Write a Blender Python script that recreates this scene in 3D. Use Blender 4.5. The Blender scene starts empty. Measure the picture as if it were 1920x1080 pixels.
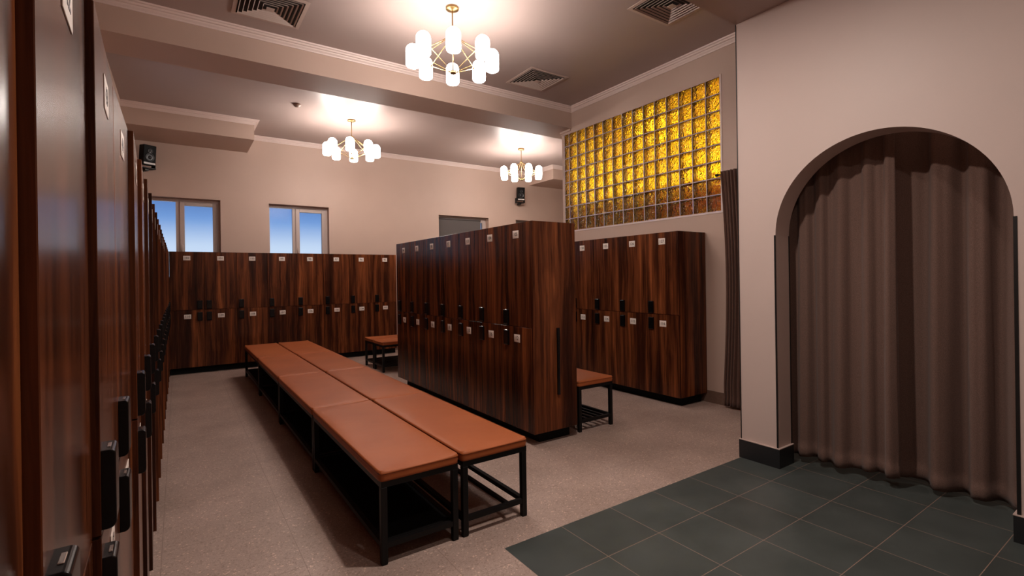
import bpy, bmesh, math, random
from mathutils import Vector, Matrix
R = math.radians
PI = math.pi
random.seed(4)
sc = bpy.context.scene
col = sc.collection

# ------------------------------------------------------------------ camera
YAW, PITCH, ROLL, FPX, CX, CY = 0.6187, -0.0005, -0.0145, 934.13, 998.38, 520.94
cam_d = bpy.data.cameras.new('camera')
cam_o = bpy.data.objects.new('camera', cam_d)
col.objects.link(cam_o)
sc.camera = cam_o
F = Vector((math.sin(YAW), math.cos(YAW), 0)); Rt = Vector((math.cos(YAW), -math.sin(YAW), 0)); U = Vector((0, 0, 1))
F2 = F*math.cos(PITCH) + U*math.sin(PITCH); U2 = U*math.cos(PITCH) - F*math.sin(PITCH)
R3 = Rt*math.cos(ROLL) + U2*math.sin(ROLL); U3 = U2*math.cos(ROLL) - Rt*math.sin(ROLL)
M = Matrix((( R3.x, U3.x, -F2.x, 0), (R3.y, U3.y, -F2.y, 0), (R3.z, U3.z, -F2.z, 1.5), (0, 0, 0, 1)))
cam_o.matrix_world = M
cam_d.sensor_width = 36; cam_d.sensor_fit = 'HORIZONTAL'
cam_d.lens = FPX/1920*36
cam_d.shift_x = (960-CX)/1920
cam_d.shift_y = (CY-540)/1920
cam_d.clip_start = 0.02

# ------------------------------------------------------------------ world, exposure
sc.view_settings.view_transform = 'Standard'
sc.view_settings.look = 'None'
sc.view_settings.gamma = 1
sc.view_settings.use_curve_mapping = False
sc.view_settings.exposure = 0.0
LAMP = 39.0        # radiance of the opal lamp shades
sc.cycles.use_denoising = True
sc.cycles.max_bounces = 14
sc.cycles.diffuse_bounces = 5
sc.cycles.glossy_bounces = 4
sc.cycles.transmission_bounces = 12
sc.cycles.caustics_refractive = False
sc.cycles.caustics_reflective = False
sc.cycles.sample_clamp_indirect = 12
w = bpy.data.worlds.new('dusk'); sc.world = w; w.use_nodes = True
nt = w.node_tree; nt.nodes.clear()
tc = nt.nodes.new('ShaderNodeTexCoord'); sep = nt.nodes.new('ShaderNodeSeparateXYZ')
mr = nt.nodes.new('ShaderNodeMapRange'); mr.inputs[1].default_value = 0.06; mr.inputs[2].default_value = 0.19
cr = nt.nodes.new('ShaderNodeValToRGB')
cr.color_ramp.elements[0].color = (0.66, 0.80, 0.98, 1); cr.color_ramp.elements[0].position = 0.0
cr.color_ramp.elements[1].color = (0.06, 0.12, 0.36, 1); cr.color_ramp.elements[1].position = 0.8
e_ = cr.color_ramp.elements.new(0.35); e_.color = (0.19, 0.37, 0.74, 1)
bg = nt.nodes.new('ShaderNodeBackground'); bg.inputs[1].default_value = 0.95
wo = nt.nodes.new('ShaderNodeOutputWorld')
nt.links.new(tc.outputs['Generated'], sep.inputs[0]); nt.links.new(sep.outputs[2], mr.inputs[0])
nt.links.new(mr.outputs[0], cr.inputs[0]); nt.links.new(cr.outputs[0], bg.inputs[0]); nt.links.new(bg.outputs[0], wo.inputs[0])

def area_light(name, loc, power, size, color, rot=(0, 0, 0)):
    d = bpy.data.lights.new(name, 'AREA'); d.energy = power; d.size = size; d.color = color; d.shape = 'DISK'
    o = bpy.data.objects.new(name, d); o.location = loc; o.rotation_euler = rot; col.objects.link(o); return o
# unseen lights added under the low entrance ceiling (behind and beside the camera)
area_light('added_downlight', (1.8, 1.95, 3.53), 58, 0.14, (1.0, 0.88, 0.80))  # placed to match the arch's shadow on the curtain
area_light('added_downlight.001', (1.6, 0.3, 3.53), 16, 0.14, (1.0, 0.88, 0.80))  # weak fill added to brighten the near left doors
area_light('niche_fill_light', (4.75, 0.6, 3.5), 12, 0.2, (1.0, 0.85, 0.75))  # unseen light added so the floor behind the curtain is not black
# lamps of the room behind the glass blocks
area_light('shower_room_lamp', (6.6, 3.4, 4.0), 235, 0.5, (1.0, 0.86, 0.62))
area_light('shower_room_lamp.001', (6.4, 5.3, 4.0), 40, 0.4, (1.0, 0.86, 0.62))

# ------------------------------------------------------------------ materials
def mat(name):
    m = bpy.data.materials.new(name); m.use_nodes = True
    n = m.node_tree; b = n.nodes['Principled BSDF']; return m, n, b
def N(n, t, **k):
    x = n.nodes.new(t)
    for a, v in k.items(): setattr(x, a, v)
    return x
def simple(name, c, rough=0.5, metal=0.0, bump=0.0, scale=60, var=0.0, spec=0.5, vs=None):
    m, n, b = mat(name)
    b.inputs['Base Color'].default_value = (*c, 1); b.inputs['Roughness'].default_value = rough
    b.inputs['Metallic'].default_value = metal; b.inputs['Specular IOR Level'].default_value = spec
    geo = N(n, 'ShaderNodeNewGeometry')
    if bump:
        t = N(n, 'ShaderNodeTexNoise'); t.inputs['Scale'].default_value = scale; t.inputs['Detail'].default_value = 4
        n.links.new(geo.outputs['Position'], t.inputs['Vector'])
        bp = N(n, 'ShaderNodeBump'); bp.inputs['Strength'].default_value = bump; bp.inputs['Distance'].default_value = 0.003
        n.links.new(t.outputs[0], bp.inputs['Height']); n.links.new(bp.outputs[0], b.inputs['Normal'])
    if var:
        t2 = N(n, 'ShaderNodeTexNoise'); t2.inputs['Scale'].default_value = vs or 3; t2.inputs['Detail'].default_value = 5
        n.links.new(geo.outputs['Position'], t2.inputs['Vector'])
        mx = N(n, 'ShaderNodeMix', data_type='RGBA')
        mx.inputs[6].default_value = (*[x*(1-var) for x in c], 1); mx.inputs[7].default_value = (*[min(1, x*(1+var)) for x in c], 1)
        n.links.new(t2.outputs[0], mx.inputs[0]); n.links.new(mx.outputs[2], b.inputs['Base Color'])
    return m

PLASTER = simple('painted_plaster', (0.53, 0.385, 0.315), 0.55, bump=0.12, scale=90, var=0.04)
ARCHPAINT = simple('archway_paint', (0.58, 0.455, 0.41), 0.5, bump=0.08, scale=90, var=0.03)
CEIL = simple('ceiling_paint', (0.40, 0.31, 0.28), 0.42, bump=0.05, scale=70, var=0.03)
CROWN = simple('moulding_paint', (0.74, 0.60, 0.55), 0.45)
BLACK = simple('black_powder_coat', (0.004, 0.0037, 0.004), 0.45, spec=0.25)
PLINTH = simple('black_plinth', (0.004, 0.0035, 0.0035), 0.6, spec=0.15)
LOCK = simple('black_lock_plastic', (0.003, 0.003, 0.0035), 0.25, spec=0.3)
LOCK_GLINT = simple('lock_glint', (0.7, 0.66, 0.62), 0.2, metal=1)
BRASS = simple('brushed_brass', (0.36, 0.235, 0.10), 0.34, metal=1)
PLATE = simple('number_plate_plastic', (0.74, 0.64, 0.57), 0.5)
INK = simple('number_ink', (0.05, 0.03, 0.025), 0.5)
PVC = simple('window_pvc', (0.50, 0.40, 0.36), 0.35)
GRAPH = simple('graphite_baseboard', (0.012, 0.013, 0.015), 0.45, bump=0.1)
STRIPL = simple('pale_edge_strip', (0.55, 0.42, 0.37), 0.4)
TRIMB = simple('black_corner_trim', (0.008, 0.007, 0.007), 0.4)
GROUT = simple('block_grout', (0.62, 0.45, 0.42), 0.6, bump=0.2)
VENTP = simple('vent_enamel', (0.50, 0.38, 0.33), 0.4)
DARKV = simple('vent_dark', (0.02, 0.013, 0.01), 0.8)
SPK = simple('speaker_plastic', (0.003, 0.003, 0.0035), 0.6, bump=0.1, spec=0.15)
CONE = simple('speaker_cone', (0.012, 0.012, 0.014), 0.35)
SILV = simple('speaker_badge_strip', (0.5, 0.46, 0.44), 0.35)
BLIND = simple('grey_roller_blind', (0.10, 0.085, 0.08), 0.8, bump=0.2, scale=200)
INNER = simple('shower_room_plaster', (0.85, 0.78, 0.62), 0.7, var=0.25, vs=1.5)
DARKP = simple('dark_brown_panelling', (0.50, 0.070, 0.012), 0.5, var=0.4, vs=4)

def leather():
    m, n, b = mat('tan_leatherette')
    geo = N(n, 'ShaderNodeNewGeometry')
    t = N(n, 'ShaderNodeTexNoise'); t.inputs['Scale'].default_value = 2.2; t.inputs['Detail'].default_value = 3
    n.links.new(geo.outputs['Position'], t.inputs['Vector'])
    r = N(n, 'ShaderNodeValToRGB')
    r.color_ramp.elements[0].position = 0.3; r.color_ramp.elements[0].color = (0.33, 0.088, 0.028, 1)
    r.color_ramp.elements[1].position = 0.75; r.color_ramp.elements[1].color = (0.40, 0.112, 0.036, 1)
    n.links.new(t.outputs[0], r.inputs[0]); n.links.new(r.outputs[0], b.inputs['Base Color'])
    v = N(n, 'ShaderNodeTexVoronoi'); v.inputs['Scale'].default_value = 420
    n.links.new(geo.outputs['Position'], v.inputs['Vector'])
    t3 = N(n, 'ShaderNodeTexNoise'); t3.inputs['Scale'].default_value = 5
    n.links.new(geo.outputs['Position'], t3.inputs['Vector'])
    ad = N(n, 'ShaderNodeMath', operation='MULTIPLY_ADD'); ad.inputs[1].default_value = 0.06
    n.links.new(v.outputs[0], ad.inputs[0]); n.links.new(t3.outputs[0], ad.inputs[2])
    bp = N(n, 'ShaderNodeBump'); bp.inputs['Strength'].default_value = 0.3; bp.inputs['Distance'].default_value = 0.010
    n.links.new(ad.outputs[0], bp.inputs['Height']); n.links.new(bp.outputs[0], b.inputs['Normal'])
    b.inputs['Roughness'].default_value = 0.5; b.inputs['Specular IOR Level'].default_value = 0.2
    return m
LEATHER = leather()

def walnut():
    m, n, b = mat('walnut_laminate')
    geo = N(n, 'ShaderNodeNewGeometry'); oi = N(n, 'ShaderNodeObjectInfo')
    cb = N(n, 'ShaderNodeCombineXYZ')
    mul = N(n, 'ShaderNodeMath', operation='MULTIPLY'); mul.inputs[1].default_value = 37
    n.links.new(oi.outputs['Random'], mul.inputs[0])
    for i in range(3): n.links.new(mul.outputs[0], cb.inputs[i])
    add = N(n, 'ShaderNodeVectorMath', operation='ADD')
    n.links.new(geo.outputs['Position'], add.inputs[0]); n.links.new(cb.outputs[0], add.inputs[1])
    # slow sideways wobble so that the figure is not ruler-straight
    mw = N(n, 'ShaderNodeVectorMath', operation='MULTIPLY'); mw.inputs[1].default_value = (2.2, 2.2, 1.3)
    n.links.new(add.outputs[0], mw.inputs[0])
    wn = N(n, 'ShaderNodeTexNoise'); wn.inputs['Scale'].default_value = 1; wn.inputs['Detail'].default_value = 2
    n.links.new(mw.outputs[0], wn.inputs['Vector'])
    sc3 = N(n, 'ShaderNodeVectorMath', operation='SCALE'); sc3.inputs['Scale'].default_value = 0.07
    n.links.new(wn.outputs['Color'], sc3.inputs[0])
    ad2 = N(n, 'ShaderNodeVectorMath', operation='ADD')
    n.links.new(add.outputs[0], ad2.inputs[0]); n.links.new(sc3.outputs[0], ad2.inputs[1])
    def layer(sx, sz, det, rough=0.6):
        mp = N(n, 'ShaderNodeVectorMath', operation='MULTIPLY'); mp.inputs[1].default_value = (sx, sx, sz)
        n.links.new(ad2.outputs[0], mp.inputs[0])
        t = N(n, 'ShaderNodeTexNoise'); t.inputs['Scale'].default_value = 1; t.inputs['Detail'].default_value = det
        t.inputs['Roughness'].default_value = rough
        n.links.new(mp.outputs[0], t.inputs['Vector']); return t
    A = layer(10, 0.45, 4, 0.55); B = layer(48, 1.2, 4); C3 = layer(240, 5, 2)
    m1 = N(n, 'ShaderNodeMath', operation='MULTIPLY_ADD'); m1.inputs[1].default_value = 0.27
    n.links.new(B.outputs[0], m1.inputs[0]); 
    m0 = N(n, 'ShaderNodeMath', operation='MULTIPLY'); m0.inputs[1].default_value = 0.66
    n.links.new(A.outputs[0], m0.inputs[0]); n.links.new(m0.outputs[0], m1.inputs[2])
    m2 = N(n, 'ShaderNodeMath', operation='MULTIPLY_ADD'); m2.inputs[1].default_value = 0.09
    n.links.new(C3.outputs[0], m2.inputs[0]); n.links.new(m1.outputs[0], m2.inputs[2])
    r = N(n, 'ShaderNodeValToRGB'); rp = r.color_ramp
    rp.elements[0].position = 0.31; rp.elements[0].color = (0.0075, 0.0022, 0.0012, 1)
    rp.elements[1].position = 0.74; rp.elements[1].color = (0.36, 0.110, 0.033, 1)
    e = rp.elements.new(0.46); e.color = (0.040, 0.0105, 0.0045, 1)
    e = rp.elements.new(0.57); e.color = (0.130, 0.036, 0.0125, 1)
    n.links.new(m2.outputs[0], r.inputs[0]); n.links.new(r.outputs[0], b.inputs['Base Color'])
    bp = N(n, 'ShaderNodeBump'); bp.inputs['Strength'].default_value = 0.02; bp.inputs['Distance'].default_value = 0.001
    n.links.new(m2.outputs[0], bp.inputs['Height']); n.links.new(bp.outputs[0], b.inputs['Normal'])
    b.inputs['Roughness'].default_value = 0.23; b.inputs['Specular IOR Level'].default_value = 0.22
    return m
WOOD = walnut()

def grid_floor(name, ox, oy, size, mortar, c_joint, build, soft=0.3):
    m, n, b = mat(name)
    geo = N(n, 'ShaderNodeNewGeometry')
    mp = N(n, 'ShaderNodeVectorMath', operation='SUBTRACT'); mp.inputs[1].default_value = (ox, oy, 0)
    n.links.new(geo.outputs['Position'], mp.inputs[0])
    br = N(n, 'ShaderNodeTexBrick', offset=0.0, squash=1.0)
    br.inputs['Scale'].default_value = 1; br.inputs['Brick Width'].default_value = size; br.inputs['Row Height'].default_value = size
    br.inputs['Mortar Size'].default_value = mortar; br.inputs['Mortar Smooth'].default_value = soft
    br.inputs['Color1'].default_value = (0, 0, 0, 1); br.inputs['Color2'].default_value = (1, 1, 1, 1)
    n.links.new(mp.outputs[0], br.inputs['Vector'])
    colr = build(n, b, geo, br)
    mx = N(n, 'ShaderNodeMix', data_type='RGBA'); mx.inputs[7].default_value = (*c_joint, 1)
    n.links.new(br.outputs['Fac'], mx.inputs[0]); n.links.new(colr, mx.inputs[6]); n.links.new(mx.outputs[2], b.inputs['Base Color'])
    return m
def terr(n, b, geo, br):
    def vor(s): 
        v = N(n, 'ShaderNodeTexVoronoi'); v.inputs['Scale'].default_value = s; n.links.new(geo.outputs['Position'], v.inputs['Vector']); return v
    t = N(n, 'ShaderNodeTexNoise'); t.inputs['Scale'].default_value = 2.0; t.inputs['Detail'].default_value = 6
    n.links.new(geo.outputs['Position'], t.inputs['Vector'])
    base = N(n, 'ShaderNodeValToRGB')
    base.color_ramp.elements[0].position = 0.3; base.color_ramp.elements[0].color = (0.285, 0.203, 0.168, 1)
    base.color_ramp.elements[1].position = 0.75; base.color_ramp.elements[1].color = (0.39, 0.285, 0.242, 1)
    n.links.new(t.outputs[0], base.inputs[0])
    v = vor(120)
    bw = N(n, 'ShaderNodeSeparateColor'); n.links.new(v.outputs['Color'], bw.inputs[0])
    chip = N(n, 'ShaderNodeValToRGB'); cc = chip.color_ramp; cc.interpolation = 'CONSTANT'
    cc.elements[0].position = 0; cc.elements[0].color = (0.40, 0.39, 0.38, 1)
    cc.elements[1].position = 0.13; cc.elements[1].color = (0.5, 0.5, 0.5, 1)
    e = cc.elements.new(0.86); e.color = (0.57, 0.57, 0.57, 1); e = cc.elements.new(0.965); e.color = (0.80, 0.78, 0.76, 1)
    n.links.new(bw.outputs[0], chip.inputs[0])
    fine = N(n, 'ShaderNodeTexNoise'); fine.inputs['Scale'].default_value = 160; fine.inputs['Detail'].default_value = 3
    n.links.new(geo.outputs['Position'], fine.inputs['Vector'])
    fr = N(n, 'ShaderNodeMapRange'); fr.inputs[1].default_value = 0.3; fr.inputs[2].default_value = 0.7; fr.inputs[3].default_value = 1.8; fr.inputs[4].default_value = 2.6
    n.links.new(fine.outputs[0], fr.inputs[0])
    vm = N(n, 'ShaderNodeVectorMath', operation='MULTIPLY'); n.links.new(base.outputs[0], vm.inputs[0]); n.links.new(chip.outputs[0], vm.inputs[1])
    vs = N(n, 'ShaderNodeVectorMath', operation='SCALE'); n.links.new(vm.outputs[0], vs.inputs[0]); n.links.new(fr.outputs[0], vs.inputs['Scale'])
    b.inputs['Roughness'].default_value = 0.5
    bp = N(n, 'ShaderNodeBump'); bp.inputs['Strength'].default_value = 0.15; bp.inputs['Distance'].default_value = 0.002
    n.links.new(fine.outputs[0], bp.inputs['Height']); n.links.new(bp.outputs[0], b.inputs['Normal'])
    return vs.outputs[0]
TERRAZZO = grid_floor('terrazzo_tiles', -0.09, 0.35, 0.6225, 0.0016, (0.23, 0.155, 0.125), terr)
def slate(n, b, geo, br):
    t = N(n, 'ShaderNodeTexNoise'); t.inputs['Scale'].default_value = 3.5; t.inputs['Detail'].default_value = 7
    n.links.new(geo.outputs['Position'], t.inputs['Vector'])
    base = N(n, 'ShaderNodeValToRGB')
    base.color_ramp.elements[0].position = 0.3; base.color_ramp.elements[0].color = (0.048, 0.058, 0.054, 1)
    base.color_ramp.elements[1].position = 0.75; base.color_ramp.elements[1].color = (0.076, 0.088, 0.083, 1)
    n.links.new(t.outputs[0], base.inputs[0])
    mx = N(n, 'ShaderNodeMix', data_type='RGBA', blend_type='MULTIPLY'); mx.inputs[0].default_value = 0.18
    n.links.new(base.outputs[0], mx.inputs[6]); n.links.new(br.outputs['Color'], mx.inputs[7])
    b.inputs['Roughness'].default_value = 0.42
    return mx.outputs[2]
TILE = grid_floor('slate_grey_tiles', 1.4567, 2.3575, 0.406, 0.0022, (0.26, 0.18, 0.14), slate)

def curtain_mat(name, c1, c2):
    m, n, b = mat(name)
    geo = N(n, 'ShaderNodeNewGeometry')
    t = N(n, 'ShaderNodeTexNoise'); t.inputs['Scale'].default_value = 220; t.inputs['Detail'].default_value = 4
    n.links.new(geo.outputs['Position'], t.inputs['Vector'])
    r = N(n, 'ShaderNodeValToRGB')
    r.color_ramp.elements[0].position = 0.3; r.color_ramp.elements[0].color = (*c1, 1)
    r.color_ramp.elements[1].position = 0.7; r.color_ramp.elements[1].color = (*c2, 1)
    n.links.new(t.outputs[0], r.inputs[0]); n.links.new(r.outputs[0], b.inputs['Base Color'])
    bp = N(n, 'ShaderNodeBump'); bp.inputs['Strength'].default_value = 0.4; bp.inputs['Distance'].default_value = 0.002
    n.links.new(t.outputs[0], bp.inputs['Height']); n.links.new(bp.outputs[0], b.inputs['Normal'])
    b.inputs['Roughness'].default_value = 0.95; b.inputs['Sheen Weight'].default_value = 0.12; b.inputs['Specular IOR Level'].default_value = 0.1
    return m
FELT = curtain_mat('brown_felt', (0.122, 0.074, 0.058), (0.185, 0.113, 0.092))
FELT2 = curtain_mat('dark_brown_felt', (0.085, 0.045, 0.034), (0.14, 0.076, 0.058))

def glow(name, c, s):
    m, n, b = mat(name)
    b.inputs['Base Color'].default_value = (0.9, 0.88, 0.85, 1); b.inputs['Roughness'].default_value = 0.25
    b.inputs['Emission Color'].default_value = (*c, 1); b.inputs['Emission Strength'].default_value = s
    return m
OPAL = glow('lit_opal_glass', (1.0, 0.905, 0.84), LAMP)

def amber():
    m, n, b = mat('amber_glass')
    geo = N(n, 'ShaderNodeNewGeometry')
    t = N(n, 'ShaderNodeTexNoise'); t.inputs['Scale'].default_value = 22; t.inputs['Detail'].default_value = 0.5; t.inputs['Distortion'].default_value = 1.6
    n.links.new(geo.outputs['Position'], t.inputs['Vector'])
    bp = N(n, 'ShaderNodeBump'); bp.inputs['Strength'].default_value = 1.0; bp.inputs['Distance'].default_value = 0.019
    n.links.new(t.outputs[0], bp.inputs['Height'])
    b.inputs['Base Color'].default_value = (0.99, 0.845, 0.16, 1); b.inputs['Roughness'].default_value = 0.04
    b.inputs['Transmission Weight'].default_value = 1.0; b.inputs['IOR'].default_value = 1.38
    n.links.new(bp.outputs[0], b.inputs['Normal'])
    return m
AMBER = amber()
def frosted():
    m, n, b = mat('frosted_pane')
    geo = N(n, 'ShaderNodeNewGeometry')
    t = N(n, 'ShaderNodeTexNoise'); t.inputs['Scale'].default_value = 260; t.inputs['Detail'].default_value = 2
    n.links.new(geo.outputs['Position'], t.inputs['Vector'])
    bp = N(n, 'ShaderNodeBump'); bp.inputs['Strength'].default_value = 0.15; bp.inputs['Distance'].default_value = 0.001
    n.links.new(t.outputs[0], bp.inputs['Height']); n.links.new(bp.outputs[0], b.inputs['Normal'])
    b.inputs['Base Color'].default_value = (0.92, 0.95, 1.0, 1); b.inputs['Roughness'].default_value = 0.12
    b.inputs['Transmission Weight'].default_value = 1.0; b.inputs['IOR'].default_value = 1.2
    return m
FROST = frosted()

# ------------------------------------------------------------------ mesh helpers
def new_bm(): return bmesh.new()
def box(bm, x0, x1, y0, y1, z0, z1, mi=0):
    vs = [bm.verts.new((x, y, z)) for z in (z0, z1) for y in (y0, y1) for x in (x0, x1)]
    fs = [(0, 2, 3, 1), (4, 5, 7, 6), (0, 1, 5, 4), (2, 6, 7, 3), (0, 4, 6, 2), (1, 3, 7, 5)]
    out = []
    for f in fs:
        q = bm.faces.new([vs[i] for i in f]); q.material_index = mi; out.append(q)
    return vs
def rbox(bm, x0, x1, y0, y1, z0, z1, r, seg=2, mi=0):
    b2 = bmesh.new(); box(b2, x0, x1, y0, y1, z0, z1, mi)
    bmesh.ops.bevel(b2, geom=b2.edges[:] , offset=r, segments=seg, profile=0.5, affect='EDGES', clamp_overlap=True)
    for f in b2.faces: f.material_index = mi; f.smooth = seg > 1
    merge(bm, b2)
def merge(bm, b2, mat4=None):
    me = bpy.data.meshes.new('tmp'); 
    if mat4 is not None: bmesh.ops.transform(b2, matrix=mat4, verts=b2.verts[:])
    b2.to_mesh(me); b2.free(); bm.from_mesh(me); bpy.data.meshes.remove(me)
def tube(bm, a, b, r, n=12, r2=None, mi=0, caps=True):
    a = Vector(a); b = Vector(b); d = b-a; L = d.length
    q = d.to_track_quat('Z', 'Y').to_matrix().to_4x4(); q.translation = (a+b)/2
    k = bmesh.ops.create_cone(bm, cap_ends=caps, segments=n, radius1=r, radius2=r if r2 is None else r2, depth=L, matrix=q)
    for v in k['verts']:
        for f in v.link_faces: f.material_index = mi; f.smooth = len(f.verts) == 4
def lathe(bm, prof, n=28, mi=0, c=(0, 0)):
    rings = []
    for r, z in prof:
        if r < 1e-6: rings.append([bm.verts.new((c[0], c[1], z))])
        else: rings.append([bm.verts.new((c[0]+r*math.cos(2*PI*i/n), c[1]+r*math.sin(2*PI*i/n), z)) for i in range(n)])
    for a, b in zip(rings, rings[1:]):
        for i in range(n):
            j = (i+1) % n
            if len(a) == 1: f = bm.faces.new((a[0], b[j], b[i]))
            elif len(b) == 1: f = bm.faces.new((a[i], a[j], b[0]))
            else: f = bm.faces.new((a[i], a[j], b[j], b[i]))
            f.material_index = mi; f.smooth = True
def make(name, bm, mats, parent=None, loc=(0, 0, 0), rot=(0, 0, 0), fix=True):
    me = bpy.data.meshes.new(name)
    if fix: bmesh.ops.recalc_face_normals(bm, faces=bm.faces[:])
    bm.to_mesh(me); bm.free()
    for m in (mats if isinstance(mats, (list, tuple)) else [mats]): me.materials.append(m)
    return put(name, me, parent, loc, rot)
def put(name, me, parent=None, loc=(0, 0, 0), rot=(0, 0, 0)):
    o = bpy.data.objects.new(name, me); col.objects.link(o)
    o.location = loc; o.rotation_euler = rot
    if parent is not None: o.parent = parent
    return o
def thing(name, label, cat, loc=(0, 0, 0), rz=0, group=None):
    o = bpy.data.objects.new(name, None); col.objects.link(o); o.empty_display_size = 0.1
    o.location = loc; o.rotation_euler = (0, 0, rz); o['label'] = label; o['category'] = cat
    if group: o['group'] = group
    return o
def tag(o, label, cat, group=None):
    o['label'] = label; o['category'] = cat
    if group: o['group'] = group
    return o
def struct(name, bm, m, **k):
    o = make(name, bm, m, **k); o['kind'] = 'structure'; return o
def copy_tree(o, parent=None):
    c = o.copy(); col.objects.link(c)
    c.parent = parent
    for ch in [x for x in o.children]: copy_tree(ch, c)
    return c

# ------------------------------------------------------------------ key dimensions (metres)
XL = -0.65; XR = 5.103; YB = 10.386; ZC = 4.17; ZBM = 3.849; YF = 6.04; YR = 6.604; XA = 3.765; YA = 2.354; ZL = 3.555; XFAR = 9.5; YN = -1.5
# floor
bm = new_bm()
box(bm, XL-.2, XFAR+.2, YA, YB+.2, -0.12, 0)
box(bm, XL-.2, 1.4567, YN-.2, YA, -0.12, 0)
struct('floor', bm, TERRAZZO)
bm = new_bm(); box(bm, 1.4567, XFAR+.2, YN-.2, YA, -0.12, 0.0); fl = struct('floor_tiled', bm, TILE)
# ceilings
bm = new_bm(); box(bm, XL-.2, XFAR+.2, YA, YB+.2, ZC, ZC+.15); struct('ceiling', bm, CEIL)
bm = new_bm(); box(bm, XL-.2, XFAR+.2, YN-.2, YA, ZL, ZC+.15); struct('ceiling_low', bm, CEIL)
bm = new_bm(); box(bm, XL, XFAR, YF, YR, ZBM, ZC); struct('ceiling_beam', bm, PLASTER)
bm = new_bm(); box(bm, XL, 1.06, 9.384, YB, ZBM, ZC); struct('ceiling_beam_left', bm, PLASTER)
bm = new_bm(); box(bm, 7.33, XFAR, 9.384, YB, ZBM, ZC); struct('ceiling_beam_right', bm, PLASTER)
# walls
bm = new_bm(); box(bm, XL-.2, XL, YN-.2, YB+.2, 0, ZC); struct('wall_left', bm, PLASTER)
bm = new_bm(); box(bm, XL, XFAR, YN-.2, YN, 0, ZL); struct('wall_front', bm, PLASTER)
bm = new_bm(); box(bm, XFAR, XFAR+.2, YN, YB, 0, ZC); struct('wall_far_right', bm, PLASTER)
# back wall with four window openings
WZ0, WZ1, WD = 1.55, 2.95, 0.16
wins = [(-0.44, 0.631), (1.397, 2.459), (4.82, 6.12), (6.906, 8.0)]
bm = new_bm(); yb0, yb1 = YB, YB+0.3
box(bm, XL, XFAR, yb0, yb1, 0, WZ0); box(bm, XL, XFAR, yb0, yb1, WZ1, ZC)
edges = [XL] + [e for wdw in wins for e in wdw] + [XFAR]
for i in range(0, len(edges), 2): box(bm, edges[i], edges[i+1], yb0, yb1, WZ0, WZ1)
struct('wall_back', bm, PLASTER)
# right wall with the glass block opening and the curtained doorway
GY, GS, GZ = 3.4008, 0.1938, 2.2354
GYE = 6.23; GZT = GZ + 8*GS; XR2 = XR+0.2
bm = new_bm()
box(bm, XR, XR2, 3.345, GY, 0, ZC)                 # pier beside the doorway
box(bm, XR, XR2, GY, 6.31, 0, GZ)                  # below the blocks
box(bm, XR, XR2, GY, 6.31, GZT, ZBM)
box(bm, XR, XR2, GY, YF, ZBM, ZC)
box(bm, XR, XR2, YA, 3.345, 2.55, ZC)              # over the doorway
box(bm, XR+.02, XR2, GYE, 6.31, GZ, GZT)
struct('wall_right', bm, PLASTER)
bm = new_bm(); box(bm, XA+.2, XR2+.2, YA-.2, YA, 0, ZC); struct('wall_cross', bm, PLASTER)
bm = new_bm(); box(bm, XR2, XR2+.2, YN, YA-.2, 0, ZL); struct('wall_niche', bm, PLASTER)
# the lit room behind the blocks
bm = new_bm(); box(bm, 7.7, 7.85, YA, 6.31, 0, ZC); box(bm, XR2, 7.7, 6.31, 6.45, 0, ZC)
box(bm, XR2+.2, 7.7, YA-.2, YA-.001, 0, ZC)
struct('wall_shower_room', bm, INNER)
bm = new_bm(); box(bm, 5.55, 5.62, YA+.02, 6.29, 0, 2.70); struct('wall_shower_partition', bm, DARKP)

# archway wall
AY0, AY1, AZ, AR = 2.0435, 0.6973, 1.80, 0.645
bm = new_bm()
box(bm, XA, XA+.2, AY0, YA, 0, ZL); box(bm, XA, XA+.2, YN, AY1, 0, ZL)
cy_, ha = (AY0+AY1)/2, (AY0-AY1)/2
n = 48; pts = []
for i in range(n+1):
    a = PI*i/n; pts.append((cy_+ha*math.cos(a), AZ+AR*math.sin(a)))
pr = None
for (y, z) in pts:
    row = [bm.verts.new((x, y, zz)) for x in (XA, XA+.2) for zz in (z, ZL)]
    if pr:
        for f in ((pr[0], row[0], row[1], pr[1]), (pr[2], pr[3], row[3], row[2]), (pr[0], pr[2], row[2], row[0]), (pr[1], row[1], row[3], pr[3])):
            fc = bm.faces.new(f)
    pr = row
struct('wall_archway', bm, ARCHPAINT)

# crown mouldings: profile swept along a path, mitred at the corners
def crown(name, path, side):
    prof = [(0, -.078), (.012, -.078), (.016, -.066), (.030, -.050), (.034, -.038), (.050, -.034), (.058, -.018), (.072, -.014), (.078, 0), (0, 0)]
    bm = new_bm(); P = [Vector((*p, 0)) for p in path]; rings = []
    for i, p in enumerate(P):
        def nrm(a, b):
            d = (b-a).normalized(); return Vector((-d.y, d.x, 0))*side
        if i == 0: m = nrm(P[0], P[1])
        elif i == len(P)-1: m = nrm(P[-2], P[-1])
        else:
            a = nrm(P[i-1], p); b = nrm(p, P[i+1]); m = (a+b)/(1+a.dot(b))
        rings.append([bm.verts.new((p.x+m.x*u, p.y+m.y*u, ZC+v)) for u, v in prof])
    for a, b in zip(rings, rings[1:]):
        for k in range(len(prof)):
            j = (k+1) % len(prof); bm.faces.new((a[k], a[j], b[j], b[k]))
    bm.faces.new(rings[0]); bm.faces.new(rings[-1])
    return struct(name, bm, CROWN)
crown('trim_1', [(XL, YF), (XR, YF), (XR, YA)], -1)
crown('trim_2', [(XL, 9.384), (1.06, 9.384), (1.06, YB), (7.33, YB), (7.33, 9.384), (XFAR, 9.384)], -1)
# flat fillet over the block wall that runs on under the beam
bm = new_bm(); box(bm, XR-.02, XR, 6.06, 6.31, GZT+.03, ZBM-.002); struct('trim_3', bm, PLASTER)

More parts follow.
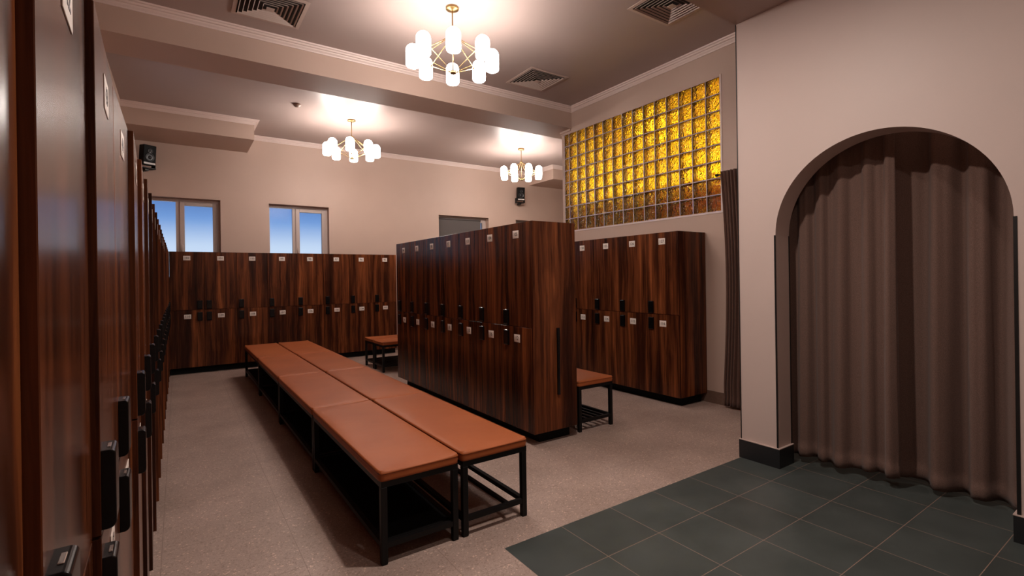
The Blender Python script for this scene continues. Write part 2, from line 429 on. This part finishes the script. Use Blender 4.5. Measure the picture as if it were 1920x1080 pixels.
# baseboards
def baseb(name, boxes, m, top=None):
    bm = new_bm()
    for b in boxes:
        box(bm, *b, 0, 0.148, 0)
        if top: box(bm, b[0]-.002, b[1]+.002, b[2]-.002, b[3]+.002, 0.148, 0.153, 1)
    return struct(name, bm, [m, top] if top else [m])
baseb('baseboard_archway', [(XA-.016, XA+.2, AY0-.016, YA+.012)], GRAPH, STRIPL)
baseb('baseboard_archway_front', [(XA-.016, XA+.2, YN, AY1+.016)], GRAPH, STRIPL)
TB = simple('terrazzo_base', (0.16, 0.095, 0.07), 0.45, bump=0.1, var=0.3, vs=60)
bm = new_bm(); box(bm, XR-.014, XR, 3.345, 6.31, 0, .138); struct('baseboard_right', bm, TB)
bm = new_bm(); box(bm, 3.7, XFAR, YB-.014, YB, 0, .138); struct('baseboard_back', bm, TB)
# black corner strips on the archway
def strip(name, x0, x1, y0, y1, z0, z1):
    bm = new_bm(); box(bm, x0, x1, y0, y1, z0, z1); struct(name, bm, TRIMB)
strip('trim_4', XA-.003, XA+.012, YA-.004, YA+.003, .153, ZL)
strip('trim_5', XA-.003, XA+.003, AY0, AY0+.012, .153, AZ)
strip('trim_6', XA+.190, XA+.203, AY0-.003, AY0+.004, .153, AZ)
strip('trim_7', XA-.003, XA+.010, AY1-.014, AY1+.003, .153, AZ)

# glass block window
gb = new_bm()
def wavy(bm, y0, y1, z0, z1):
    for xa, xb in ((XR+.003, XR+.011), (XR+.089, XR+.097)):
        b2 = bmesh.new(); box(b2, xa, xb, y0, y1, z0, z1)
        bmesh.ops.bevel(b2, geom=b2.edges[:], offset=.002, segments=2, profile=0.5, affect='EDGES')
        merge(bm, b2)
gr = new_bm(); J = .0046
ycols = [GY+k*GS for k in range(15)] + [GYE]
zrows = [GZ+k*GS for k in range(9)]
for a, b in zip(ycols, ycols[1:]):
    for c, d in zip(zrows, zrows[1:]):
        wavy(gb, a+J+.0005, b-J-.0005, c+J+.0005, d-J-.0005)
for y in ycols: box(gr, XR+.001, XR+.10, max(y-J, GY), min(y+J, GYE), GZ, GZT)
for z in zrows:
    for a, b in zip(ycols, ycols[1:]): box(gr, XR+.0015, XR+.0995, a+J, b-J, max(z-J, GZ), min(z+J, GZT))
win5 = bpy.data.objects.new('window_5', None); col.objects.link(win5); win5['kind'] = 'structure'
make('grout_grid', gr, GROUT, win5)
make('glass_blocks', gb, AMBER, win5)
bm = new_bm()          # the amber side walls of the hollow blocks
for a, b in zip(ycols, ycols[1:]):
    for c, d in zip(zrows, zrows[1:]):
        y0, y1, z0, z1 = a+J+.0002, b-J-.0002, c+J+.0002, d-J-.0002; e1 = .006
        if y1-y0 < .02: continue
        box(bm, XR+.012, XR+.088, y0, y0+e1, z0, z1); box(bm, XR+.012, XR+.088, y1-e1, y1, z0, z1)
        box(bm, XR+.012, XR+.088, y0+e1, y1-e1, z0, z0+e1); box(bm, XR+.012, XR+.088, y0+e1, y1-e1, z1-e1, z1)
make('block_sides', bm, simple('amber_block_sides', (0.85, 0.27, 0.02), 0.3), win5)
bm = new_bm()
box(bm, XR-.006, XR+.002, GY-.022, GY-.0005, GZ-.02, GZT+.02); box(bm, XR-.006, XR+.002, GY-.0005, GYE, GZ-.02, GZ-.0005)
make('frame_edging', bm, CROWN, win5)

# outer windows
def window(name, x0, x1, z0, z1, kind):
    root = bpy.data.objects.new(name, None); col.objects.link(root); root['kind'] = 'structure'
    y0, y1 = YB+.14, YB+.20
    xm = x0 + (x1-x0)*.42
    f = new_bm()
    box(f, x0, x0+.028, y0, y1, z0, z1); box(f, x1-.05, x1, y0, y1, z0, z1)
    box(f, x0+.028, x1-.05, y0, y1, z1-.055, z1); box(f, x0+.028, x1-.05, y0, y1, z0, z0+.05)
    box(f, xm-.025, xm+.03, y0, y1, z0+.05, z1-.055)
    make('window_frame', f, PVC, root)
    s = new_bm(); a, b, c, d = xm+.03, x1-.05, z0+.05, z1-.055
    for bb in ((a, a+.07, c, d), (b-.06, b, c, d), (a+.07, b-.06, d-.06, d), (a+.07, b-.06, c, c+.06)):
        rbox(s, bb[0], bb[1], y0-.022, y1-.01, bb[2], bb[3], .005, 1)
    sash = make('sash', s, PVC, root)
    g = new_bm(); box(g, x0+.028, xm-.025, y0+.03, y0+.036, z0+.05, z1-.055); box(g, a+.07, b-.06, y0+.03, y0+.036, c+.06, d-.06)
    make('pane', g, FROST, root)
    h = new_bm(); rbox(h, a+.022, a+.048, y0-.036, y0-.022, 2.0, 2.07, .004); rbox(h, a+.027, a+.043, y0-.058, y0-.036, 1.98, 2.04, .004)
    rbox(h, a+.025, a+.045, y0-.064, y0-.052, 2.03, 2.15, .005)
    make('window_handle', h, PVC, sash)
    if kind == 'blind':
        bl = new_bm(); box(bl, x0+.01, x1-.17, y0-.045, y0-.04, z0+.02, z1-.08); tube(bl, (x0+.01, y0-.043, z1-.065), (x1-.17, y0-.043, z1-.065), .02)
        make('roller_blind', bl, BLIND, root)
window('window_1', *wins[0], WZ0, WZ1, 'plain'); window('window_2', *wins[1], WZ0, WZ1, 'plain')
window('window_3', *wins[2], WZ0, WZ1, 'blind'); window('window_4', *wins[3], WZ0, WZ1, 'blind')

# ------------------------------------------------------------------ lockers
W = 0.4675; H = 2.0036; HM = 1.0498; HB = 0.1113; DEP = 0.494; T = 0.018
digit_cache = {}
def text_bm(s, size):
    cu = bpy.data.curves.new('t', 'FONT'); cu.body = s; cu.size = size; cu.align_x = 'CENTER'; cu.align_y = 'CENTER'; cu.extrude = 0.0004; cu.offset = 0.0006; cu.resolution_u = 3
    o = bpy.data.objects.new('t', cu); col.objects.link(o)
    bpy.context.view_layer.update()
    ev = o.evaluated_get(bpy.context.evaluated_depsgraph_get()); me = ev.to_mesh()
    b2 = bmesh.new(); b2.from_mesh(me); ev.to_mesh_clear()
    bpy.data.objects.remove(o); bpy.data.curves.remove(cu)
    return b2
def plate_mesh(s):
    bm = new_bm(); rbox(bm, -.048, .048, -.002, 0, -.036, .036, .0009, 2)
    t = text_bm(s, .052 if len(s) < 3 else .046)
    for f in t.faces: f.material_index = 1
    merge(bm, t, Matrix.Translation((0, -.0022, 0)) @ Matrix.Rotation(PI/2, 4, 'X'))
    me = bpy.data.meshes.new('number_plate'); bm.to_mesh(me); bm.free()
    me.materials.append(PLATE); me.materials.append(INK); return me
def mesh_of(bm, name, mats):
    me = bpy.data.meshes.new(name); bmesh.ops.recalc_face_normals(bm, faces=bm.faces[:]); bm.to_mesh(me); bm.free()
    for m in mats: me.materials.append(m)
    return me
g_ = .0026
def door_mesh(z0, z1, hinge_right):
    bm = new_bm(); L = W-2*g_
    x0, x1 = (-L, 0) if hinge_right else (0, L)
    rbox(bm, x0, x1, -T, 0, z0, z1, .0012, 1); return mesh_of(bm, 'door', [WOOD])
DU = {h: door_mesh(HM+g_, H, h) for h in (True, False)}
DLo = {h: door_mesh(HB, HM-g_, h) for h in (True, False)}
def lock_mesh():
    bm = new_bm(); prof = [(0, .071), (-.013, .071)]
    for t in range(0, 91, 15): prof.append((-.013-.008*math.sin(R(t)), .063+.008*math.cos(R(t))))
    for t in range(0, 91, 15): prof.append((-.009-.012*math.cos(R(t)), -.058-.013*math.sin(R(t))))
    prof.append((0, -.071)); b2 = bmesh.new()
    A = [b2.verts.new((-.035, y, z)) for y, z in prof]; B = [b2.verts.new((.035, y, z)) for y, z in prof]
    b2.faces.new(A); b2.faces.new(B[::-1])
    for i in range(len(A)):
        j = (i+1) % len(A); b2.faces.new((A[i], B[i], B[j], A[j]))
    bmesh.ops.remove_doubles(b2, verts=b2.verts[:], dist=.0002)
    bmesh.ops.recalc_face_normals(b2, faces=b2.faces[:])
    eds = [e for e in b2.edges if abs(e.verts[0].co.x-e.verts[1].co.x) < .001 and not (abs(e.verts[0].co.y) < .0001 and abs(e.verts[1].co.y) < .0001)]
    bmesh.ops.bevel(b2, geom=eds, offset=.002, segments=2, profile=.5, affect='EDGES')
    merge(bm, b2)
    rbox(bm, -.014, .014, -.013, -.007, .0705, .0725, .0008, 1, 1)  # silver strip stands in for the reflection on the lock's top edge
    return mesh_of(bm, 'lock_handle', [LOCK, LOCK_GLINT])
LK = lock_mesh()
bm = new_bm(); box(bm, .0005, W-.0005, .0005, DEP-T, HB, H); BODY = mesh_of(bm, 'carcass', [WOOD])
bm = new_bm(); box(bm, .0, W, .10, DEP-T-.02, 0, HB); PL = mesh_of(bm, 'plinth', [PLINTH])
bm = new_bm(); box(bm, .0, W-.07, .10, DEP-T-.02, 0, HB); PLE = mesh_of(bm, 'plinth', [PLINTH])
def column(label, group, loc, rz, up, lo, lock='left', proud=0.0, proud_lo=None, edge=.062):
    root = thing('locker_cabinet', label, 'locker', loc, rz, group)
    put('carcass', BODY, root); put('plinth', PLE if 'near end of the row' in label and label.startswith('walnut') or 'at the island end' in label else PL, root)
    right = lock == 'left'             # hinge on the other side from the lock
    for tier, dm, txt, zz, zp in (('u', DU, up, 1.1305, 1.8998), ('l', DLo, lo, .9385, .9412)):
        pr = proud if tier == 'u' else (proud if proud_lo is None else proud_lo)
        d = put('locker_door', dm[right], root, (W-g_ if right else g_, 0, 0), (0, 0, math.asin(pr/W) if right else -math.asin(pr/W)))
        s = -1 if right else 1
        lx = s*(W-2*g_) - s*edge
        put('lock_handle', LK, d, (lx, -T, zz))
        put('number_plate', plate_mesh(txt), d, (s*(W/2-g_), -T, zp))
    return root
ORD = ['first', 'second', 'third', 'fourth', 'fifth', 'sixth', 'seventh', 'eighth', 'ninth', 'tenth', 'eleventh', 'twelfth', 'thirteenth', 'fourteenth', 'fifteenth', 'sixteenth', 'seventeenth', 'eighteenth', 'nineteenth', 'twentieth', 'twenty-first']
# long left row: faces +x
LX, LY = -.1275, .697
pr_amt = {0: .013, 1: .012, 2: .0, 3: .014, 4: .013, 5: .013}
for k in range(-1, 20):
    i = k+1
    if i == 0: lab = 'nearest walnut two-door locker cabinet, cut off at the left edge of the photo'
    elif k == 19: lab = 'last walnut locker cabinet of the long left row, beside the windowed back wall'
    else: lab = '%s walnut two-door locker cabinet from the camera in the long left row' % ORD[i]
    column(lab, 'walnut lockers of the long left row', (LX-T, LY+k*W, 0), PI/2, str(41+i), str(61+i), 'left', pr_amt.get(k, .011+.004*random.random()) if k >= 0 else .0, None, .040)
# back row: faces -y
BX, BY = .3576-W, 9.8862
ups = ['102', '101', '100', '99', '98', '97', '96', '95', '94']; los = ['110', '109', '108', '107', '106', '105', '104', '103', '102']
for k in range(8):
    if k == 0: lab = 'walnut locker cabinet in the corner, leftmost of the back row under the windows'
    elif k == 7: lab = 'walnut locker cabinet of the back row nearest the free-standing locker island'
    else: lab = '%s walnut locker cabinet from the left in the back row under the windows' % ORD[k]
    column(lab, 'walnut lockers of the back row', (BX+k*W, BY+T, 0), 0, ups[k], los[k], 'right' if k == 0 else 'left')
for o in bpy.data.objects:
    if o.get('label', '').startswith('walnut locker cabinet in the corner'):
        bm = new_bm(); box(bm, -.012, -.0005, -T, .002, HB, H); make('corner_filler', bm, WOOD, o)
# island: faces -x, origin at the far side of each column
IX, IY = 2.5474, 3.5777
iu = ['105', '104', '103', '97', '98', '99', '94']; il = ['12', '16', '10', '8', '6', '11', '4']
first = None
for k in range(7):
    y1 = IY+.025+(k+1)*W
    lab = ['walnut locker cabinet at the island end, its end panel with a long black pull',
           'second walnut locker cabinet from the near end of the free-standing island',
           'third walnut locker cabinet from the near end of the free-standing island',
           'middle walnut locker cabinet of the seven in the free-standing island',
           'third walnut locker cabinet from the far end of the free-standing island',
           'second walnut locker cabinet from the far end of the free-standing island',
           'walnut locker cabinet at the far end of the free-standing island'][k]
    c = column(lab, 'walnut lockers of the free-standing island', (IX+T, y1, 0), -PI/2, iu[k], il[k])
    if k == 0: first = c
    last = c
# end panels (children of the columns they are fixed to; local x runs towards -y)
bm = new_bm(); rbox(bm, W, W+.025, -T, DEP-T, HB, H, .001, 1); ep = make('end_panel', bm, WOOD, first)
bm = new_bm(); rbox(bm, W+.025, W+.046, .2385, .2655, .43, 1.04, .004, 2); make('pull_handle', bm, LOCK, ep)
bm = new_bm(); rbox(bm, -.045, 0, -T, DEP-T, HB, H, .001, 1); make('end_panel', bm, WOOD, last)
bm = new_bm(); box(bm, W, W+.025-.06, .10, DEP-T-.02, 0, HB)
bm.free()
# right row: faces -x
RX, RY = 4.5958, 3.6151
ru = ['127', '126', '125', '124', '123']; rl = ['116', '115', '114', '113', '112']
for k in range(5):
    y1 = RY+(k+1)*W
    lab = ['walnut locker cabinet at the near end of the row under the amber glass blocks',
           'second walnut locker cabinet from the near end of the row under the glass blocks',
           'third walnut locker cabinet from the near end of the row under the glass blocks',
           'fourth walnut locker cabinet from the near end of the row under the glass blocks',
           'farthest walnut locker cabinet under the glass blocks, mostly behind the island'][k]
    c = column(lab, 'walnut lockers under the glass blocks', (RX+T, y1, 0), -PI/2, ru[k], rl[k])

# ------------------------------------------------------------------ benches
SHB = simple('matt_black_board', (0.003, 0.0027, 0.0027), 0.9, spec=0.1)
BL, BW, BH = 1.602, .447, .442
def cushion_mesh():
    bm = new_bm(); nx, ny = 14, 40; r = .018
    a, b, z0, z1 = BW/2+.002, BL/2+.002, BH, BH+.056
    def sq(u, e): return u
    # top surface grid, slightly crowned and creased towards the edge
    def top(u, v):
        x = a*u; y = b*v
        ex = (1-abs(u))*a; ey = (1-abs(v))*b; e = min(ex, ey)
        k = min(1, e/.05); z = z1 - .006*(1-k)**2 + .007*(abs(u)**6)*(abs(v)**30) - .004*(1-u*u)*max(0, (abs(v)-.9)*10)**2 + .003*math.sin(9*x+3)*math.sin(4.3*y) * k
        cr = .028
        if ex < cr and ey < cr:
            dx, dy = cr-ex, cr-ey; d = math.hypot(dx, dy)
            if d > cr: x -= math.copysign(dx*(1-cr/d), x); y -= math.copysign(dy*(1-cr/d), y)
        return x, y, z
    us = [-1, -.985, -.95, -.88] + [i/5-.8 for i in range(9)] + [.88, .95, .985, 1]
    vs = [-1, -.997, -.985, -.96] + [i/12.5-.92 for i in range(24)] + [.96, .985, .997, 1]
    us = sorted(set(round(x, 4) for x in us)); vs = sorted(set(round(x, 4) for x in vs))
    G = [[bm.verts.new(top(u, v)) for v in vs] for u in us]
    for i in range(len(us)-1):
        for j in range(len(vs)-1): bm.faces.new((G[i][j], G[i+1][j], G[i+1][j+1], G[i][j+1])).smooth = True
    loop = [G[i][0] for i in range(len(us))] + [G[-1][j] for j in range(1, len(vs))] + [G[i][-1] for i in range(len(us)-2, -1, -1)] + [G[0][j] for j in range(len(vs)-2, 0, -1)]
    prev = loop
    for off, z in ((.003, z1-.010), (-.006, z1-.014), (-.006, z1-.017), (.003, z1-.021), (.006, z0+.022), (.003, z0+.008), (-.004, z0)):
        cur = []
        for v in loop:
            x, y = v.co.x, v.co.y; L = 1
            cur.append(bm.verts.new((x+math.copysign(off, x)*(1 if abs(x) > a-.03 else 0), y+math.copysign(off, y)*(1 if abs(y) > b-.03 else 0), z)))
        for i in range(len(loop)):
            j = (i+1) % len(loop); bm.faces.new((prev[i], prev[j], cur[j], cur[i])).smooth = True
        prev = cur
    bm.faces.new(prev)
    return bm
CUSH = mesh_of(cushion_mesh(), 'seat_cushion', [LEATHER])
def piping_bm():
    bm = new_bm(); a, b = BW/2+.0040, BL/2+.0040
    for z in (BH+.056-.0165,):
        c = .024; pts = []
        for sx, sy, a0 in ((1, 1, 0), (-1, 1, 90), (-1, -1, 180), (1, -1, 270)):
            for t in range(0, 91, 30):
                an = R(a0+t); pts.append((sx*(a-c)+c*math.cos(an), sy*(b-c)+c*math.sin(an), z))
        for p, q in zip(pts, pts[1:]+pts[:1]): tube(bm, p, q, .0042, 6)
    return bm
PIPE = mesh_of(piping_bm(), 'piping', [simple('dark_seam_piping', (0.045, 0.010, 0.004), 0.6)])
tb = .034
def leg_m(sx, sy):
    bm = new_bm(); x0 = BW/2-tb if sx > 0 else -BW/2; y0 = BL/2-tb if sy > 0 else -BL/2
    rbox(bm, x0, x0+tb, y0, y0+tb, 0.004, BH-tb, .002, 1); box(bm, x0+.002, x0+tb-.002, y0+.002, y0+tb-.002, 0, .004); return mesh_of(bm, 'leg', [BLACK])
LEGS = [leg_m(sx, sy) for sx in (-1, 1) for sy in (-1, 1)]
bm = new_bm(); z0, z1 = BH-tb, BH-.001
box(bm, -BW/2, -BW/2+tb, -BL/2, BL/2, z0, z1); box(bm, BW/2-tb, BW/2, -BL/2, BL/2, z0, z1)
box(bm, -BW/2+tb, BW/2-tb, -BL/2, -BL/2+tb, z0, z1); box(bm, -BW/2+tb, BW/2-tb, BL/2-tb, BL/2, z0, z1)
TOPF = mesh_of(bm, 'top_frame', [BLACK])
SZ = .085
bm = new_bm(); e = .003
box(bm, -BW/2+e, -BW/2+tb-e, -BL/2+tb, BL/2-tb, SZ, SZ+.028); box(bm, BW/2-tb+e, BW/2-e, -BL/2+tb, BL/2-tb, SZ, SZ+.028)
box(bm, -BW/2+tb, BW/2-tb, -BL/2+e, -BL/2+tb-e, SZ, SZ+.028); box(bm, -BW/2+tb, BW/2-tb, BL/2-tb+e, BL/2-e, SZ, SZ+.028)
RAILS = mesh_of(bm, 'lower_rails', [BLACK])
bm = new_bm(); box(bm, -BW/2+tb-.002, BW/2-tb+.002, -BL/2+tb-.002, BL/2-tb+.002, SZ+.010, SZ+.024); SHELF = mesh_of(bm, 'shelf', [SHB])
bm = new_bm()
for x in (.097,): box(bm, x-.012, x+.012, -BL/2+tb-.004, BL/2-tb+.004, SZ+.004, SZ+.024)
SLATS = mesh_of(bm, 'shelf_bars', [BLACK])
bm = new_bm()
for x in (-.10, -.02, .06, .13): box(bm, x-.012, x+.012, -BL/2+tb-.004, BL/2-tb+.004, SZ+.004, SZ+.024)
SLATS3 = mesh_of(bm, 'shelf_bars', [BLACK])
def bench(label, group, x, y, rz=0, solid=True, bars=None):
    r = thing('bench', label, 'bench', (x, y, 0), rz, group)
    c = put('seat_cushion', CUSH, r); put('piping', PIPE, c)
    for l in LEGS: put('leg', l, r)
    put('top_frame', TOPF, r); put('lower_rails', RAILS, r)
    put('shelf' if solid else 'shelf_bars', SHELF if solid else (bars or SLATS), r)
    return r
for k in range(4):
    y = 2.59+BL/2+k*1.624
    w4 = ['nearest', 'second', 'third', 'farthest'][k]
    bench('%s tan-cushioned bench in the left line of the long double row' % w4, 'tan benches of the long double row', .852+BW/2, y)
    bench('%s tan-cushioned bench in the right line of the double row, beside the island' % w4, 'tan benches of the long double row', 1.330+BW/2, y, 0, False)
bench('tan-cushioned bench in the aisle right of the island, its near end showing', None, 3.132+BW/2, 3.655+BL/2, 0, False, SLATS3)
bench('small-looking tan bench behind the island, the one nearer the camera', 'tan benches behind the island', 2.675+BL/2, 7.945+BW/2, PI/2, False, SLATS3)
bench('tan bench behind the island, the one beside the back lockers', 'tan benches behind the island', 2.675+BL/2, 8.425+BW/2, PI/2, False, SLATS3)

# ------------------------------------------------------------------ chandeliers
RR, SZc, SR, SH = .385, -.498, .0675, .225     # ring radius, shade centre below the ceiling, shade radius and height
def shade_bm():
    bm = new_bm(); p = [(0, -SH/2)]
    for t in range(0, 91, 18): p.append((SR-.028+.028*math.sin(R(t)), -SH/2+.028-.028*math.cos(R(t))))
    for t in range(0, 91, 10): p.append((SR*math.cos(R(t)), SH/2-SR+SR*math.sin(R(t))) if t < 90 else (0, SH/2))
    lathe(bm, p, 28); return bm
SHM = mesh_of(shade_bm(), 'lamp_shade', [OPAL])
bm = new_bm(); lathe(bm, [(0, -.034), (.022, -.034), (.03, -.028), (.06, -.024), (.063, -.02), (.063, -.002), (.06, 0), (0, 0)], 36); CAN = mesh_of(bm, 'canopy', [BRASS])
bm = new_bm(); tube(bm, (0, 0, -.65), (0, 0, -.03), .006, 12); STEM = mesh_of(bm, 'stem', [BRASS])
def hub(z):
    bm = new_bm(); lathe(bm, [(0, z-.014), (.026, z-.014), (.032, z-.008), (.032, z+.008), (.026, z+.014), (0, z+.014)], 24); return mesh_of(bm, 'hub', [BRASS])
HUB1, HUB2 = hub(-.285), hub(-.640)
bm = new_bm(); tube(bm, (.024, 0, -.287), (RR-SR-.012, 0, SZc), .0042, 8); ARM1 = mesh_of(bm, 'arm', [BRASS])
bm = new_bm(); tube(bm, (.024, 0, -.638), (RR-SR-.012, 0, SZc), .0042, 8)
tube(bm, (RR-SR-.02, 0, SZc), (RR-SR+.004, 0, SZc), .009, 12); ARM2 = mesh_of(bm, 'arm', [BRASS])
def chandelier(label, x, y, ang):
    r = thing('chandelier', label, 'chandelier', (x, y, ZC), ang, 'brass ring chandeliers')
    put('canopy', CAN, r); put('stem', STEM, r); put('hub', HUB1, r); put('hub', HUB2, r)
    for k in range(8):
        a = k*PI/4
        put('arm', ARM1, r, rot=(0, 0, a)); put('arm', ARM2, r, rot=(0, 0, a))
        put('lamp_shade', SHM, r, (RR*math.cos(a), RR*math.sin(a), SZc))
chandelier('largest-looking brass chandelier with eight opal shades, in front of the deep beam', 2.233, 4.431, math.atan2(4.431, 2.233)+R(1))
chandelier('brass chandelier with eight opal shades hanging in the far bay, left of the other', 2.39, 8.492, math.atan2(8.492, 2.39)-R(4))
chandelier('smallest-looking brass chandelier, hanging near the corner of the glass block wall', 5.823, 8.519, math.atan2(8.519, 5.823)+R(22.5))

# ------------------------------------------------------------------ ceiling vents
def vent_parts():
    S = .305
    def ring(a0, z0, a1, z1, th=.0015):
        bm = new_bm(); c = [(-1, -1), (1, -1), (1, 1), (-1, 1)]
        A = [bm.verts.new((a0*x, a0*y, z0)) for x, y in c]; B = [bm.verts.new((a1*x, a1*y, z1)) for x, y in c]
        A2 = [bm.verts.new((a0*x, a0*y, z0+th)) for x, y in c]; B2 = [bm.verts.new((a1*x, a1*y, z1+th)) for x, y in c]
        for i in range(4):
            j = (i+1) % 4
            for f in ((A[i], A[j], B[j], B[i]), (A2[i], B2[i], B2[j], A2[j]), (A[i], A2[i], A2[j], A[j]), (B[i], B[j], B2[j], B2[i])): bm.faces.new(f)
        return bm
    out = []
    out.append(('vent_frame', mesh_of(ring(S, -.012, S-.035, -.014, .004), 'vent_frame', [VENTP])))
    for k in range(6):
        a = S-.050-k*.038
        out.append(('louvre', mesh_of(ring(a+.002, -.021, a-.007, -.009), 'louvre', [VENTP])))
    bm = new_bm(); box(bm, -.035, .035, -.035, .035, -.030, -.026); out.append(('core_plate', mesh_of(bm, 'core_plate', [VENTP])))
    bm = new_bm(); box(bm, -S+.02, S-.02, -S+.02, S-.02, -.0035, -.0005); out.append(('duct_back', mesh_of(bm, 'duct_back', [DARKV])))
    bm = new_bm()
    for s in (-1, 1):
        box(bm, s*(S-.012)-.003, s*(S-.012)+.003, -S+.01, S-.01, -.008, 0); box(bm, -S+.02, S-.02, s*(S-.012)-.003, s*(S-.012)+.003, -.008, 0)
    out.append(('collar', mesh_of(bm, 'collar', [VENTP])))
    return out
VP = vent_parts()
for x, y, lab in ((.765, 5.405, 'square louvred ceiling vent left of the nearest chandelier'), (3.975, 5.41, 'square louvred ceiling vent near the beam, right of the nearest chandelier'), (3.985, 3.17, 'square louvred ceiling vent beside the low ceiling edge, above the curtained doorway')):
    r = thing('ceiling_vent', lab, 'vent', (x, y, ZC), 0, 'square ceiling vents')
    for nme, me in VP: put(nme, me, r)
# smoke detector
bm = new_bm(); lathe(bm, [(0, -.045), (.03, -.045), (.042, -.030), (.055, -.022), (.058, -.004), (.058, 0), (0, 0)], 24)
tag(make('smoke_detector', bm, simple('detector_plastic', (.28, .19, .15), .4), loc=(1.5, 8.17, ZC)), 'small round smoke detector on the ceiling of the far bay', 'smoke detector')

# ------------------------------------------------------------------ wall speakers
def speaker(label, loc, rz, tilt=0):
    r = thing('wall_speaker', label, 'speaker', loc, rz, 'black wall speakers')
    bm = new_bm(); b2 = bmesh.new(); w2, d, h = .095, .17, .32
    vs = box(b2, -w2, w2, -d/2, d/2, 0, h)
    for v in b2.verts:
        if v.co.y > 0: v.co.x *= .72
    bmesh.ops.bevel(b2, geom=b2.edges[:], offset=.010, segments=3, profile=.5, affect='EDGES')
    merge(bm, b2); body = make('cabinet', bm, SPK, r, (0, 0, .09), (R(6), 0, 0))
    for z, rr in ((.225, .032), (.125, .060)):
        bm = new_bm(); lathe(bm, [(rr+.008, -.002), (rr+.008, .004), (rr, .006), (rr*.9, .001), (rr*.35, -.001), (rr*.3, .004), (0, .007)], 28)
        bmesh.ops.transform(bm, matrix=Matrix.Translation((0, -d/2-.0015, z)) @ Matrix.Rotation(PI/2, 4, 'X'), verts=bm.verts[:])
        make('driver', bm, CONE, body)
    bm = new_bm(); rbox(bm, -.085, .085, -d/2-.004, -d/2+.002, .012, .042, .002, 1); make('badge_strip', bm, SILV, body)
    bm = new_bm(); rbox(bm, -.11, .11, -.07, .07, .03, .045, .003, 1); rbox(bm, -.115, -.103, -.05, .05, .03, .15, .003, 1); rbox(bm, .103, .115, -.05, .05, .03, .15, .003, 1)
    rbox(bm, -.03, .03, -.02, .14, -.005, .035, .004, 1); tube(bm, (-.12, 0, .12), (.12, 0, .12), .010, 10)
    make('bracket', bm, BLACK, r)
speaker('black wall speaker under the left beam, beside the left-hand lockers', (-.395, 10.20, 3.325), R(32))
speaker('black wall speaker right of the far chandeliers, near the amber glass blocks', (6.93, 10.22, 3.32), R(-14))

# ------------------------------------------------------------------ curtains
HEM = -.005
def curtain(name, p0, p1, ztop, zbot_fn, folds, amp_fn, m, label, nx=None, group=None, seed=1, nz=46, warp=None):
    rnd = random.Random(seed); p0 = Vector(p0); p1 = Vector(p1); d = p1-p0; L = d.length; t = d.normalized(); nv = Vector((-t.y, t.x))
    nx = nx or int(folds*14)
    ph = [rnd.uniform(0, 6.28) for _ in range(8)]; fr = [rnd.uniform(.7, 1.35) for _ in range(8)]
    hm = .085/ztop; zts = [j/(nz-3)*(1-hm) for j in range(nz-2)] + [1-hm+.002, 1-hm*.5, 1]
    bm = new_bm(); G = []
    for i in range(nx+1):
        s = i/nx; row = []
        sw = s + .035*math.sin(2*PI*1.3*s+ph[0]) * math.sin(PI*s)
        for zt in zts:
            zb = zbot_fn(s); z = ztop-(ztop-zb)*zt
            am = amp_fn(zt, s)
            f = math.sin(2*PI*folds*sw+ph[1]+.5*math.sin(2.2*zt+ph[2]))
            f = math.copysign(abs(f)**.58, f)
            g = .38*math.sin(2*PI*folds*2.17*sw+ph[3]+1.1*zt) * (1-.6*zt)
            h = .5*math.sin(2*PI*folds*.43*sw+ph[4]-1.2*zt)*zt
            off = am*(f+g+h)
            q = p0+t*(s*L)+nv*off
            if zt > 1-hm: q = q + nv*HEM
            wx, wy = warp(s, zt) if warp else (0, 0)
            row.append(bm.verts.new((q.x+wx, q.y+wy, z)))
        G.append(row)
    for i in range(nx):
        for j in range(nz): bm.faces.new((G[i][j], G[i+1][j], G[i+1][j+1], G[i][j+1])).smooth = True
    o = make(name, bm, m)
    md = o.modifiers.new('thickness', 'SOLIDIFY'); md.thickness = .004
    tag(o, label, 'curtain', group)
    return o
CXX = 4.05; CXR = 4.195
curtain('curtain', (CXX, 2.13), (CXX, 1.345), 2.60, lambda s: .040+.030*s+.008*math.sin(9*s), 5.3, lambda t, s: .020+.012*t, FELT,
        'left-hand brown felt curtain panel filling the archway', seed=5, group='brown curtains in the archway')
curtain('curtain', (CXR, 1.43), (CXR, .45), 2.60, lambda s: .050-.02*math.exp(-((s-.45)/.22)**2), 4.2, lambda t, s: .036+.018*t, FELT,
        'right-hand brown felt curtain panel filling the archway, with deeper folds', seed=11, group='brown curtains in the archway')
bm = new_bm(); tube(bm, (CXX, 1.30, 2.622), (CXX, 2.142, 2.622), .012, 12)
tag(make('curtain_rod', bm, BLACK), 'dark rail hidden behind the top of the left-hand archway curtain', 'curtain rod')
bm = new_bm(); tube(bm, (CXR, .40, 2.622), (CXR, 1.46, 2.622), .012, 12)
tag(make('curtain_rod', bm, BLACK), 'dark rail hidden behind the top of the right-hand archway curtain', 'curtain rod')
curtain('curtain', (5.012, 3.335), (5.012, 2.50), 2.665, lambda s: .03, 21, lambda t, s: .013+.004*t, FELT2,
        'narrow dark brown curtain gathered in the doorway beside the glass blocks', seed=3, warp=lambda s, t: (0, -.05*math.sin(PI*min(1, t*1.1))*(1-s)))
bm = new_bm(); tube(bm, (5.052, 2.40, 2.64), (5.052, 3.40, 2.64), .009, 12); tube(bm, (5.045, 3.40, 2.64), (5.045, 3.43, 2.64), .017, 12)
tube(bm, (5.045, 3.375, 2.64), (XR-.001, 3.375, 2.64), .008, 10); lathe(bm, [(0, 2.615), (.0, 2.615)], 4) if False else None
tag(make('curtain_rod', bm, BLACK), 'short black curtain rod at the lower corner of the glass block wall', 'curtain rod')
